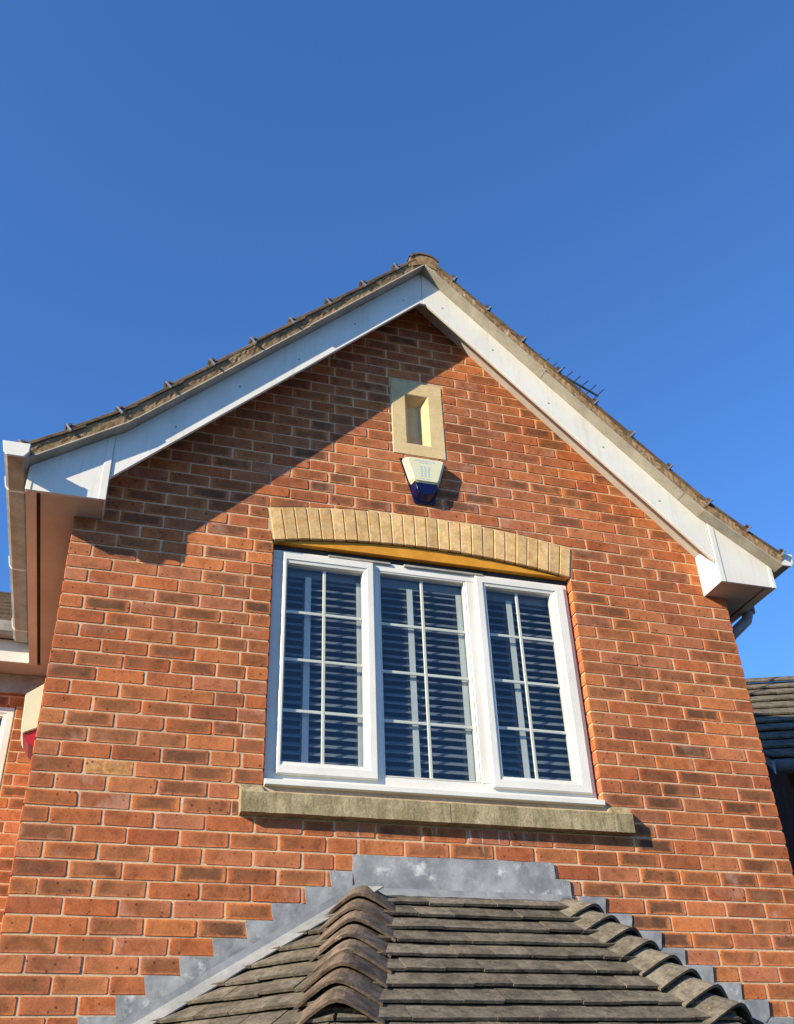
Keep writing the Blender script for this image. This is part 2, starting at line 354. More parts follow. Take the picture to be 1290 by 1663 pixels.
rk = (3.80 - ZT) / (XC - e)
def rake_x(z): return e + (z - ZT) / rk
na, nb_, nc, nd = NX0 + 0.01, NX1 - 0.01, NZ0 + 0.01, NZ1 - 0.01
mb.prism([(e, ZT), (WALL_W - e, ZT), (2 * XC - rake_x(nc), nc), (rake_x(nc), nc)], Y0, Y1)
mb.prism([(rake_x(nc), nc), (na, nc), (na, nd), (rake_x(nd), nd)], Y0, Y1)
mb.prism([(nb_, nc), (2 * XC - rake_x(nc), nc), (2 * XC - rake_x(nd), nd), (nb_, nd)], Y0, Y1)
mb.prism([(rake_x(nd), nd), (2 * XC - rake_x(nd), nd), (XC, 3.80)], Y0, Y1)
wall = mb.build('wall', 'mortar', house); wall['label'] = 'front gable wall of red stretcher bond brick'
def keep(o):
    """child coordinates stay in world space"""
    return o

def intervals(k):
    """joint positions of course k between the corners"""
    even = (k % 2 == 0)
    L = [0.0, 0.225, 0.45, 0.675, 0.9, 1.125, 1.35] if even else [0.0, 0.1125, 0.3375, 0.5625, 0.7875, 1.0125, 1.2375]
    p = (WALL_W - (2.851)) / 4.5
    if even:
        Rr = [3.883, 3.781, 3.554, 3.328, 3.096, 2.851, 2.633, 2.401, 2.187, 1.955, 1.728, 1.503]
    else:
        Rr = [3.8775 - 0.2285 * i for i in range(12)]; Rr[-1] = 1.388
        Rr = [x for x in Rr if x > 1.3]
    Rr[0] = WALL_W
    return L + sorted(Rr)
def pier_intervals(k):
    even = (k % 2 == 0)
    L = [0.0, 0.225, 0.45, 0.675, 0.9, OX0] if even else [0.0, 0.1125, 0.3375, 0.5625, 0.7875, 0.935, OX0]
    p = (WALL_W - OX1) / 4.5
    if even: Rr = [OX1, OX1 + p, OX1 + 2 * p, OX1 + 3 * p, OX1 + 4 * p, WALL_W]
    else: Rr = [OX1, OX1 + p / 2, OX1 + 1.5 * p, OX1 + 2.5 * p, OX1 + 3.5 * p, WALL_W]
    return L, Rr
specs = []                                               # (size, polygon, rnd)
K0 = int(math.floor(GZ / 0.075)); K1 = int(3.75 / 0.075)
sa, ca = math.sin(ARC_A), math.cos(ARC_A)
for k in range(K0, K1):
    z0, z1 = k * 0.075 + 0.0044, (k + 1) * 0.075 - 0.0044
    zc = (z0 + z1) / 2
    pairs = []
    def runs(j): return list(zip(j, j[1:]))
    if z0 > OZ0 and z1 < SPR + 0.02:
        L, Rr = pier_intervals(k); pairs = runs(L) + runs(Rr)
    else:
        pairs = runs(intervals(k))
    for a, b in pairs:
        x0 = a + (0.0045 if a > 0 else 0) + random.uniform(-0.0022, 0.0022); x1 = b - (0.0045 if b < WALL_W else 0) + random.uniform(-0.0022, 0.0022)
        if b == OX0: x1 = b
        if a == OX1: x0 = a
        zj = random.uniform(-0.0012, 0.0012)
        polys = [[(x0, z0 + zj), (x1, z0 + zj), (x1, z1 + zj), (x0, z1 + zj)]]
        if SZ0 < zc < SZ1:
            polys = [clip(q, 1, 0, SX0 - 0.008) for q in polys] + [clip(q, -1, 0, -(SX1 + 0.008)) for q in polys]
        if NZ0 < zc < NZ1:
            polys = [clip(q, 1, 0, NX0 - 0.008) for q in polys] + [clip(q, -1, 0, -(NX1 + 0.008)) for q in polys]
        if z1 > SPR - 0.01 and z0 < SPR + RISE + ARC_T + 0.02:
            out = []
            for q in polys:
                # left of the left springer, right of the right one, or above the extrados
                pl = (ARC_C - sa * ARC_R, ARC_Z + ca * ARC_R); nl = (ca, sa)
                ql = clip(q, nl[0], nl[1], nl[0] * pl[0] + nl[1] * pl[1] - 0.008) if q else []
                pr_ = (ARC_C + sa * ARC_R, pl[1]); nr = (-ca, sa)
                qr = clip(q, nr[0], nr[1], nr[0] * pr_[0] + nr[1] * pr_[1] - 0.008) if q else []
                rest = clip(clip(q, -nl[0], -nl[1], -(nl[0] * pl[0] + nl[1] * pl[1] - 0.008)), -nr[0], -nr[1], -(nr[0] * pr_[0] + nr[1] * pr_[1] - 0.008)) if q else []
                if rest:
                    xa, xb = min(p[0] for p in rest), max(p[0] for p in rest); ra = ARC_R + ARC_T + 0.009
                    za, zb = arc_z(xa, ra), arc_z(xb, ra); sl_ = (zb - za) / max(xb - xa, 1e-5)
                    rest = clip(rest, sl_, -1, sl_ * xa - za)
                full = area(q) if q else 0
                # a brick only touched by the springer line stays whole
                ok = [r for r in (ql, qr, rest) if r]
                if q and sum(area(r) for r in ok) > 0.985 * full: out.append(q)
                else: out += ok
            polys = out
        rnd = (random.random(), random.random(), random.random() * 0.99)
        if k == 4 and a == 0.225: rnd = (rnd[0], rnd[1], 0.999)
        if (a == 0.0 and b - a < 0.15) or (b - a < 0.13): rnd = (rnd[0], 0.6 + 0.4 * rnd[1], rnd[2])
        for q in polys:
            if len(q) >= 3: q = clip(clip(q, -0.978, 1, 1.965 - 0.978 * 0.143), 0.978, 1, 1.965 - 0.978 * 0.143 + 0.978 * 2 * XC)
            if len(q) < 3 or area(q) < 0.0006: continue
            c = (sum(p[0] for p in q) / len(q), sum(p[1] for p in q) / len(q))
            px, py = project((c[0], 0, c[1])); sz = -1
            if 4 < px < 1286 and 430 < py < 1650:
                # hidden by the bay roof?
                hid = c[1] < -0.12 and c[0] > 1.45 + (c[1] + 0.16) / 0.583 and c[0] < 2.6 - (c[1] + 0.16) / 0.563
                if not hid:
                    pp = [project((x, 0, z)) for x, z in q]; sz = area(pp)
            specs.append((sz, q, rnd))
specs.sort(key=lambda s: -s[0])
for sz, q, rnd in specs[:300]:
    b = Bricks(); b.brick(q, rnd=rnd); b.build('brick', wall)
rest = Bricks()
for sz, q, rnd in specs[300:]: rest.brick(q, rnd=rnd)
o = rest.build('brickwork', wall); o['kind'] = 'stuff'; o['label'] = 'remaining bricks of the front wall'

# flank walls and the recessed wall on the left
REC = 2.1
def brick_panel(name, length, zlo, zhi, T, hole=None, label=None):
    m_ = MB()
    if hole is None: m_.prism([(0.006, zlo), (length - 0.006, zlo), (length - 0.006, zhi), (0.006, zhi)], 0.0035, 0.09, T)
    else:
        hx0, hx1, hz0, hz1 = hole
        m_.prism([(0, zlo), (length, zlo), (length, hz0), (0, hz0)], 0.0035, 0.09, T); m_.prism([(0, hz1), (length, hz1), (length, zhi), (0, zhi)], 0.0035, 0.09, T)
        m_.prism([(0, hz0), (hx0, hz0), (hx0, hz1), (0, hz1)], 0.0035, 0.09, T); m_.prism([(hx1, hz0), (length, hz0), (length, hz1), (hx1, hz1)], 0.0035, 0.09, T)
    w_ = m_.build(name, 'mortar', house)
    if label: w_['label'] = label
    br = Bricks()
    for k in range(int(zlo / 0.075), int(zhi / 0.075)):
        x = 0.0 if k % 2 == 0 else -0.1125
        while x < length:
            q = [(max(x + 0.005, 0.0), k * 0.075 + 0.005), (min(x + 0.22, length), k * 0.075 + 0.005), (min(x + 0.22, length), k * 0.075 + 0.07), (max(x + 0.005, 0.0), k * 0.075 + 0.07)]
            x += 0.225
            if q[1][0] - q[0][0] < 0.02: continue
            if hole and hole[2] < q[0][1] + 0.03 < hole[3]:
                for r in (clip(q, 1, 0, hole[0] - 0.004), clip(q, -1, 0, -hole[1] - 0.004)):
                    if len(r) > 2 and area(r) > 0.0008: br.brick(r, T=T, depth=0.08)
            else: br.brick(q, T=T, depth=0.08)
    b_ = br.build('brickwork', w_); b_['kind'] = 'stuff'
    return w_
brick_panel('flank_wall', REC - 0.1, GZ, 1.80, lambda x, y, z: (0.0 + y, 0.1 + x, z))
brick_panel('flank_wall', 5.9, GZ, 1.80, lambda x, y, z: (WALL_W - y, 0.1 + x, z))
brick_panel('recessed_wall', 5.4, GZ, 1.62, lambda x, y, z: (-x, REC + y, z), hole=(0.285, 1.55, 0.15, 1.44), label='recessed side wall in sunlit orange brick')

# room behind the window: closed box with an open front
rm = MB(); a = (0.15, WALL_W - 0.15, 0.11, 4.0, -0.55, 1.76)
rx0, rx1, ry0, ry1, rz0, rz1 = a
rm.add([(rx0, ry0, rz0), (rx1, ry0, rz0), (rx1, ry1, rz0), (rx0, ry1, rz0), (rx0, ry0, rz1), (rx1, ry0, rz1), (rx1, ry1, rz1), (rx0, ry1, rz1)],
       [(0, 1, 2, 3), (4, 7, 6, 5), (1, 5, 6, 2), (2, 6, 7, 3), (3, 7, 4, 0)])
rm.build('room_lining', 'room', house)

# ------------------------------------------------------------------ stone panel, arch, sill
def stone_panel():
    f = -0.004; bk = 0.075
    ox0, ox1, oz0, oz1 = 1.842, 1.995, 2.482, 2.877
    ix0, ix1, iz0, iz1 = ox0 + 0.036, ox1 - 0.045, oz0 + 0.03, oz1 - 0.045
    V = [(NX0, f, NZ0), (NX1, f, NZ0), (NX1, f, NZ1), (NX0, f, NZ1), (ox0, f, oz0), (ox1, f, oz0), (ox1, f, oz1), (ox0, f, oz1),
         (ix0, bk, iz0), (ix1, bk, iz0), (ix1, bk, iz1), (ix0, bk, iz1), (NX0, 0.09, NZ0), (NX1, 0.09, NZ0), (NX1, 0.09, NZ1), (NX0, 0.09, NZ1)]
    Fc = []
    for i in range(4):
        j = (i + 1) % 4; Fc += [(i, j, 4 + j, 4 + i), (4 + i, 4 + j, 8 + j, 8 + i), (i, 12 + i, 12 + j, j)]
    Fc += [(8, 9, 10, 11), (12, 13, 14, 15)]
    o = MB().add(V, Fc).build('stone_panel', 'niche_stone', house, 0.003)
    o['label'] = 'buff cast stone panel with a deep slit recess, high in the gable'
stone_panel()
NV = 26
arch = MB()
steps = 24
for i in range(steps):                                   # jointing mortar of the arch, set back
    t0 = -ARC_A + 2 * ARC_A * i / steps; t1 = -ARC_A + 2 * ARC_A * (i + 1) / steps
    pt = lambda t, r: (ARC_C + r * math.sin(t), ARC_Z + r * math.cos(t))
    arch.prism([pt(t0, ARC_R + 0.004), pt(t1, ARC_R + 0.004), pt(t1, ARC_R + ARC_T - 0.003), pt(t0, ARC_R + ARC_T - 0.003)], 0.004, 0.09)
arch_o = arch.build('window_arch', 'arch_joint', house); arch_o['label'] = 'shallow curved arch of upright buff bricks over the window'
for i in range(NV):
    t0 = -ARC_A + 2 * ARC_A * (i + 0.035) / NV; t1 = -ARC_A + 2 * ARC_A * (i + 0.965) / NV
    dr = random.uniform(-0.002, 0.002)
    pt = lambda t, r: (ARC_C + r * math.sin(t), ARC_Z + r * math.cos(t))
    yj = -0.0065 + random.uniform(-0.0015, 0.0015)
    MB().prism([pt(t0, ARC_R + dr), pt(t1, ARC_R + dr), pt(t1, ARC_R + ARC_T + dr), pt(t0, ARC_R + ARC_T + dr)], yj, 0.088).build('arch_brick', 'buff_brick', arch_o, 0.0035)
# ochre infill under the arch
pts = [(OX0 + (OX1 - OX0) * i / 20, arc_z(OX0 + (OX1 - OX0) * i / 20, ARC_R) - 0.004) for i in range(21)]
inf = [p for p in [(OX0 + 0.03, 1.664), (OX1 - 0.03, 1.664)]] + [p for p in reversed(pts) if p[1] > 1.672]
MB().prism(inf, 0.014, 0.05).build('arch_infill', 'ochre', house)['label'] = 'ochre panel between the arch and the window head'
# stone sill: two lengths with stooled ends
sill_o = None
for x0, x1 in ((SX0, 1.952), (1.957, SX1)):
    m_ = MB()
    prof_n = 14
    xs_ = [x0 + (x1 - x0) * i / prof_n for i in range(prof_n + 1)]
    def stool(x):
        dl = min(x - SX0, SX1 - x); return 1.0 if dl < 0.098 else max(0.0, 1 - (dl - 0.098) / 0.022)
    cut = [x for x in (SX0 + 0.098, SX0 + 0.105, SX0 + 0.112, SX0 + 0.12, SX1 - 0.12, SX1 - 0.112, SX1 - 0.105, SX1 - 0.098) if x0 < x < x1]
    xs_ = sorted(xs_ + cut)
    V = []; Fc = []
    for x in xs_:
        s = stool(x); s = math.sin(s * math.pi / 2); jz = random.uniform(-0.0012, 0.0012); jy = random.uniform(-0.001, 0.001)
        V += [(x, -0.055 + jy, SZ0 + 0.004 + jz), (x, -0.055 + jy, 0.250 + jz), (x, -0.048, 0.256 + jz), (x, 0.0, 0.262 + 0.038 * s), (x, 0.075, 0.272 + 0.028 * s), (x, 0.09, SZ0), (x, -0.003, SZ0)]
    k = 7
    for i in range(len(xs_) - 1):
        for j in range(k):
            Fc.append((i * k + j, (i + 1) * k + j, (i + 1) * k + (j + 1) % k, i * k + (j + 1) % k))
    Fc.append(tuple(range(k))); n = (len(xs_) - 1) * k; Fc.append(tuple(n + i for i in range(k))[::-1])
    p_ = house if sill_o is None else sill_o
    q = m_.add(V, Fc).build('window_sill' if sill_o is None else 'sill_stone', 'sill_stone', p_)
    if sill_o is None: sill_o = q; q['label'] = 'lichen-stained projecting stone sill under the window'

# ------------------------------------------------------------------ window
FY, SY = 0.047, 0.026                                     # faces of frame and sash
def frame_piece(polys, y0, y1): 
    m_ = MB()
    for q in polys: m_.box(q[0], q[1], y0, y1, q[2], q[3])
    return m_
wx0, wx1, wz0, wz1 = 1.052, 2.812, 0.340, 1.632
def ring(x0, x1, z0, z1, w, y0, y1, ya=None):
    """mitred frame with a raised outer face and a sloped glazing bead"""
    wl, wr, wb, wt = w; V = []
    def L(dl, dr, db, dt, y): return [(x0 + dl, y, z0 + db), (x1 - dr, y, z0 + db), (x1 - dr, y, z1 - dt), (x0 + dl, y, z1 - dt)]
    g_ = 0.62
    loops = [L(0, 0, 0, 0, y1), L(0, 0, 0, 0, y0 + 0.005), L(0.005, 0.005, 0.005, 0.005, y0), L(wl * g_, wr * g_, wb * g_, wt * g_, y0),
             L(wl * g_ + 0.003, wr * g_ + 0.003, wb * g_ + 0.003, wt * g_ + 0.003, y0 + 0.005), L(wl - 0.006, wr - 0.006, wb - 0.006, wt - 0.006, y0 + 0.008), L(wl, wr, wb, wt, y0 + 0.024), L(wl, wr, wb, wt, y1)]
    for l in loops: V += l
    Fc = []
    for a in range(len(loops) - 1):
        for i in range(4): j = (i + 1) % 4; Fc.append((a * 4 + i, a * 4 + j, a * 4 + 4 + j, a * 4 + 4 + i))
    return MB().add(V, Fc)
win = MB()
# outer frame as four members and two mullions, butted
win.box(wx0, wx1, FY, 0.105, 1.575, wz1); win.box(wx0, wx1, FY, 0.105, wz0, 0.395)
win.box(wx0, 1.115, FY, 0.105, 0.395, 1.575); win.box(2.762, wx1, FY, 0.105, 0.395, 1.575)
win.box(1.605, 1.652, FY, 0.105, 0.395, 1.575); win.box(2.170, 2.240, FY, 0.105, 0.395, 1.575)
window = win.build('window', 'pvc', house, 0.003); window['label'] = 'white three-light casement window with a grid of glazing bars'
# fixed centre bead
ring(1.652, 2.170, 0.395, 1.575, (0.012, 0.012, 0.012, 0.012), FY + 0.002, 0.09).build('glazing_bead', 'pvc', window)
LS = (1.108, 1.618, 0.372, 1.612); RS = (2.226, 2.784, 0.372, 1.612)
GL = (1.135, 1.556, 0.440, 1.545); GR = (2.292, 2.694, 0.440, 1.548); GC = (1.664, 2.158, 0.407, 1.563)
for s_, g_ in ((LS, GL), (RS, GR)):
    ring(s_[0], s_[1], s_[2], s_[3], (g_[0] - s_[0], s_[1] - g_[1], g_[2] - s_[2], s_[3] - g_[3]), SY, 0.078).build('sash', 'pvc', window)
for g_, y in ((GL, 0.054), (GC, 0.066), (GR, 0.054)):
    box('pane', g_[0] - 0.004, g_[1] + 0.004, y, y + 0.004, g_[2] - 0.004, g_[3] + 0.004, 'glass', window)
BZ = {0: (0.711, 0.992, 1.268), 1: (0.703, 0.980, 1.262), 2: (0.711, 0.985, 1.262)}
for i, (g_, xb, y) in enumerate(((GL, 1.345, 0.062), (GC, 1.912, 0.074), (GR, 2.490, 0.062))):
    box('glazing_bar', xb - 0.0085, xb + 0.0085, y, y + 0.010, g_[2], g_[3], 'bar_cream', window, 0.002)
    for zb in BZ[i]:
        box('glazing_bar', g_[0], xb - 0.0088, y + 0.001, y + 0.009, zb - 0.0085, zb + 0.0085, 'bar_cream', window, 0.002)
        box('glazing_bar', xb + 0.0088, g_[1], y + 0.001, y + 0.009, zb - 0.0085, zb + 0.0085, 'bar_cream', window, 0.002)
# projecting plastic cill
MB().prism([(-0.022, 0.300), (-0.022, 0.326), (0.03, 0.340), (0.10, 0.340), (0.10, 0.306), (0.0, 0.296)], 1.047, 2.818, lambda a, x, z: (x, a, z)).build('window_cill', 'pvc', window, 0.002)
box('gasket_seal', 1.047, 2.818, 0.050, 0.098, wz1 + 0.002, 1.660, 'gasket', window)
for x0, x1 in ((1.36, 1.72), (1.80, 2.28)):
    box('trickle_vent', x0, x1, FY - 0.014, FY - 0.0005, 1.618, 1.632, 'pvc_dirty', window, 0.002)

# ------------------------------------------------------------------ venetian blind inside
bl = empty('venetian_blind', (1.93, 0.16, 0.36)); tag(bl, 'grey venetian blind with pale ladder tapes behind the window glass', 'blind')
def P_(o, par):
    o.parent = par; o.matrix_parent_inverse = Matrix.Translation(par.location).inverted(); return o
def slat_mesh():
    m_ = MB(); n = 6; V = []; Fc = []
    for x in (1.075, 2.795):
        for i in range(n + 1):
            t_ = -1 + 2 * i / n; a = math.radians(40); h = 0.004 * (1 - t_ * t_)
            V.append((x, t_ * 0.025 * math.cos(a) - h * math.sin(a), t_ * 0.025 * math.sin(a) + h * math.cos(a)))
    for i in range(n): Fc.append((i, i + 1, n + 2 + i, n + 1 + i))
    me = bpy.data.meshes.new('slat')
    W_ = V + [(x, y + 0.001, z - 0.0026) for x, y, z in V]; F2 = Fc + [tuple(q + 2 * (n + 1) for q in f[::-1]) for f in Fc]
    F2 += [(0, n + 1, 3 * (n + 1), 2 * (n + 1)), (n, 2 * (n + 1) + n, 3 * (n + 1) + n, n + 1 + n)]
    me.from_pydata(W_, [], F2); me.materials.append(M['slat']); return me
sm = slat_mesh(); z = 0.385; NSL = 0
while z < 1.50:
    o = bpy.data.objects.new('slat', sm); o.location = (0, 0.128 + random.uniform(-0.001, 0.001), z); o.rotation_euler.x = random.uniform(-0.02, 0.02); C.objects.link(o); P_(o, bl); z += 0.0445
P_(box('head_rail', 1.07, 2.80, 0.104, 0.155, 1.505, 1.56, 'slat'), bl); P_(box('bottom_rail', 1.075, 2.795, 0.108, 0.152, 0.345, 0.362, 'slat'), bl)
for x in (1.262, 1.552, 1.846, 2.141, 2.452, 2.745):
    P_(box('ladder_tape', x - 0.017, x + 0.017, 0.099, 0.1005, 0.35, 1.51, 'tape'), bl)
    P_(box('ladder_tape', x - 0.017, x + 0.017, 0.158, 0.1595, 0.35, 1.51, 'tape'), bl)

# ------------------------------------------------------------------ roof verge, bargeboards, boxed eaves
def mir(x, s): return x if s > 0 else 2 * XC - x
YB = -0.190
def vergepath(xa, xb, n=1):
    xs_ = [xa + (xb - xa) * i / n for i in range(n + 1)]
    if xa < 0.2 < xb: xs_ = sorted(xs_ + [0.2])
    return [(x, z_u(x)) for x in xs_]
EX = -0.275                                               # lower end of the verge
roof = None
def offs(path, h):
    """path moved h square to its slope"""
    out = []
    for i, (x, z) in enumerate(path):
        a = path[max(i - 1, 0)]; b = path[min(i + 1, len(path) - 1)]
        d = Vector((b[0] - a[0], b[1] - a[1])).normalized(); out.append((x - d.y * h, z + d.x * h))
    return out
full = vergepath(EX, XC, 8)
top = offs(full, 0.035); top[-1] = (XC, full[-1][1] + 0.035 * 1.4)
rf = MB()
for s in (1, -1):
    for i in range(len(full) - 1):
        q = [full[i], full[i + 1], top[i + 1], top[i]]
        q = [(mir(x, s), z + 0.012) for x, z in q]
        rf.prism(q, -0.16, 5.0)
roof = rf.build('roof', 'undercloak', house); roof['label'] = 'brown concrete tiled gable roof seen edge on from below'
clipx = [-0.247, -0.037, 0.206, 0.438, 0.662, 0.885, 1.109, 1.336, 1.562, 1.787]
for s in (1, -1):
    side = 'left' if s > 0 else 'right'
    # bargeboard
    x0, x1 = 0.146, XC - 0.0012
    zap = z_b(XC) - 0.022
    q = [(x0, z_b(x0)), (x0 + (zap - z_b(x0)) / 0.978, zap), (x1, zap), (x1, z_u(x1) - 0.001)] + [(x, z - 0.001) for x, z in reversed(vergepath(x0, x1)[:-1])]
    o = MB().prism([(mir(x, s), z) for x, z in q], YB, YB + 0.02).build('bargeboard', 'board', house, 0.0025); o['label'] = 'white bargeboard on the %s slope of the gable' % side
    for xn, fr_ in ((0.45, 0.38), (0.78, 0.52), (1.12, 0.36), (1.47, 0.5), (1.80, 0.4)):
        zn = z_b(xn) + (z_u(xn) - z_b(xn)) * fr_
        MB().tube([(mir(xn, s), YB + 0.001, zn), (mir(xn, s), YB - 0.0022, zn)], 0.0065, 8).build('nail_head', 'pvc_dirty', o)
    # lip along the lower edge
    x1b = XC - 0.03
    q = [(x0 + 0.006, z_b(x0 + 0.006) + 0.002), (x1b, z_b(x1b) + 0.002), (x1b, z_b(x1b) + 0.03), (x0 + 0.006, z_b(x0 + 0.006) + 0.03)]
    # soffit under the verge
    q = [(x0, z_b(x0) + 0.140), (XC - 0.002, z_b(XC) + 0.140), (XC - 0.002, z_b(XC) + 0.152), (x0, z_b(x0) + 0.152)]
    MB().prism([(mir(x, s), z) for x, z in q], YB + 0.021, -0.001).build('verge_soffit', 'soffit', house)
    # boxed end
    bx0, bx1, bz = -0.240, 0.1435, 1.648
    q = [(bx0, bz), (bx1, bz)] + [(x, z - 0.0015) for x, z in reversed(vergepath(bx0, bx1, 3))]
    o = MB().prism([(mir(x, s), z) for x, z in q], YB - 0.006, YB + 0.012).build('box_end', 'board', house, 0.003); o['label'] = 'white boxed end of the %s eaves' % side
    for tx0, tx1 in ((bx1 - 0.034, bx1 + 0.0025), (bx0 - 0.002, bx0 + 0.024)):
        q = [(tx0, bz - 0.001), (tx1, bz - 0.001), (tx1, z_u(tx1) - 0.012), (tx0, z_u(tx0) - 0.012)]
        MB().prism([(mir(x, s), z) for x, z in q], YB - 0.010, YB - 0.0055).build('corner_trim', 'pvc', o, 0.0015)
    q = [(bx1 - 0.010, bz), (bx1, bz), (bx1, 2.02), (bx1 - 0.010, 2.02)]
    MB().prism([(mir(x, s), z) for x, z in q], YB + 0.0125, -0.0005).build('return_panel', 'pvc', o)
    q = [(bx0 + 0.012, bz + 0.001), (bx1 - 0.011, bz + 0.001), (bx1 - 0.011, bz + 0.010), (bx0 + 0.012, bz + 0.010)]
    # eaves soffit: inner board, vent slot, fascia foot
    yb = REC - 0.20 if s > 0 else 6.0
    q1 = [(-0.168, bz + 0.003), (bx1 - 0.012, bz + 0.003), (bx1 - 0.012, bz + 0.012), (-0.168, bz + 0.012)]
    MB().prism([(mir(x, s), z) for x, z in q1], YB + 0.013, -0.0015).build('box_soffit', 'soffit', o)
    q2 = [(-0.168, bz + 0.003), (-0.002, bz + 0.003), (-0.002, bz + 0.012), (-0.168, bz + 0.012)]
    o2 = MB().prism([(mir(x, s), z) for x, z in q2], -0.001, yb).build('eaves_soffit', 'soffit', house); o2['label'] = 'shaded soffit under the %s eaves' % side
    q3 = [(-0.240, bz + 0.001), (-0.188, bz + 0.001), (-0.188, bz + 0.012), (-0.222, bz + 0.012), (-0.222, 1.80), (-0.240, 1.795)]
    MB().prism([(mir(x, s), z) for x, z in q3], YB + 0.0125, yb).build('fascia', 'pvc', house)
    q4 = [(-0.1875, bz + 0.016), (-0.1685, bz + 0.016), (-0.1685, bz + 0.026), (-0.1875, bz + 0.026)]
    MB().prism([(mir(x, s), z) for x, z in q4], YB + 0.0125, yb).build('vent_strip', 'gasket', house)
    # undercloak boards
    cuts = [EX, 0.245, 1.17, XC] if s > 0 else [EX, 0.31, 1.15, XC]
    for i, (a, b) in enumerate(zip(cuts, cuts[1:])):
        p = vergepath(a + 0.001, b - 0.001, 2); t_ = offs(p, 0.007)
        yo = -0.266 + (0.0, 0.006, -0.003)[i] - (0.004 if s < 0 else 0)
        m_ = MB()
        for j in range(len(p) - 1): 
            qq = [p[j], p[j + 1], t_[j + 1], t_[j]]; m_.prism([(mir(x, s), z) for x, z in qq], yo, -0.161)
        m_.build('undercloak', 'undercloak', roof)
    # bedding mortar, lumpy
    p = vergepath(EX + 0.015, XC - 0.005, 150); lo = offs(p, 0.0075); hi = offs(p, 0.066); V = []; Fc = []
    for i in range(len(p)):
        for j in range(5):
            w = j / 4; x = lo[i][0] + (hi[i][0] - lo[i][0]) * w; z = lo[i][1] + (hi[i][1] - lo[i][1]) * w
            V.append((mir(x, s), -0.263 + 0.004 * math.cos(w * 3) + random.uniform(-0.002, 0.002), z + random.uniform(-0.002, 0.002) * (0 < j < 4)))
        V.append((mir(hi[i][0], s), -0.16, hi[i][1])); V.append((mir(lo[i][0], s), -0.16, lo[i][1]))
    for i in range(len(p) - 1):
        for j in range(7): Fc.append((i * 7 + j, (i + 1) * 7 + j, (i + 1) * 7 + (j + 1) % 7, i * 7 + (j + 1) % 7))
    Fc.append(tuple(range(7))); n = (len(p) - 1) * 7; Fc.append(tuple(n + i for i in range(7)))
    MB().add(V, Fc).build('verge_mortar', 'verge_mortar', roof)
    # tile courses; the verge tile of each is a piece of its own
    body = MB()
    xs_ = clipx + [XC + 0.0]
    for i in range(len(clipx)):
        a = xs_[i]; b = min(xs_[i + 1] + 0.07, XC - 0.004)
        pa, pb = Vector((a, z_u(a))), Vector((b, z_u(b))); d = (pb - pa).normalized(); nn = Vector((-d.y, d.x))
        l0 = pa + nn * 0.066; l1 = pa + nn * 0.090; u0 = pb + nn * 0.054; u1 = pb + nn * 0.076
        q = [tuple(l0), tuple(u0), tuple(u1), tuple(l1)]
        o = MB().prism([(mir(x, s), z) for x, z in q], -0.272 + random.uniform(-0.005, 0.004), 0.034).build('verge_tile', 'roof_tile', roof, 0.004)
        body.prism([(mir(x, s), z) for x, z in q], 0.036, 5.0)
        # clip folded round the lower tile edge
        c0 = pa - d * 0.006 + nn * 0.058; c1 = pa - d * 0.006 + nn * 0.106; c2 = pa + d * 0.004 + nn * 0.106; c3 = pa + d * 0.004 + nn * 0.058
        MB().prism([(mir(x, s), z) for x, z in (c0, c1, c2, c3)], -0.286, -0.250).build('verge_clip', 'steel', roof)
        c0 = pa - d * 0.010 + nn * 0.090; c1 = pa - d * 0.010 + nn * 0.106; c2 = pa + d * 0.026 + nn * 0.100; c3 = pa + d * 0.026 + nn * 0.088
        MB().prism([(mir(x, s), z) for x, z in (c0, c1, c2, c3)], -0.283, -0.240).build('verge_clip', 'roof_tile', roof)
    body_o = body.build('tile_courses', 'roof_tile', roof); body_o['kind'] = 'stuff'
    # eaves gutter
    gx0, gx1, gz0, gz1 = (-0.370, -0.246, 1.752, 1.828) if s > 0 else (-0.374, -0.262, 1.785, 1.868)
    gy = -0.318 if s > 0 else -0.245
    ye = REC - 0.32 if s > 0 else 6.0
    gp = [(gx0, gz1), (gx0 + 0.012, gz0 + 0.02), (gx0 + 0.03, gz0), (gx1 - 0.02, gz0), (gx1, gz0 + 0.03), (gx1, gz1), (gx1 - 0.004, gz1), (gx1 - 0.004, gz0 + 0.032), (gx1 - 0.022, gz0 + 0.004), (gx0 + 0.032, gz0 + 0.004), (gx0 + 0.016, gz0 + 0.022), (gx0 + 0.004, gz1)]
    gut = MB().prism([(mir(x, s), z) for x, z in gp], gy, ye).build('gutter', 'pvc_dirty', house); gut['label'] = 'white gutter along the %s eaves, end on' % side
    ep = [(gx0 - 0.004, gz1 + 0.004), (gx0 + 0.009, gz0 + 0.018), (gx0 + 0.028, gz0 - 0.004), (gx1 - 0.018, gz0 - 0.004), (gx1 + 0.004, gz0 + 0.029), (gx1 + 0.004, gz1 + 0.004)]
    MB().prism([(mir(x, s), z) for x, z in ep], gy - 0.014, gy - 0.0005).build('stop_end', 'pvc', gut, 0.003)
    for yb_ in (-0.02, 0.80, 1.60):
        MB().prism([(mir(x, s), z) for x, z in ep], yb_, yb_ + 0.016).build('bracket', 'pvc', gut, 0.002)
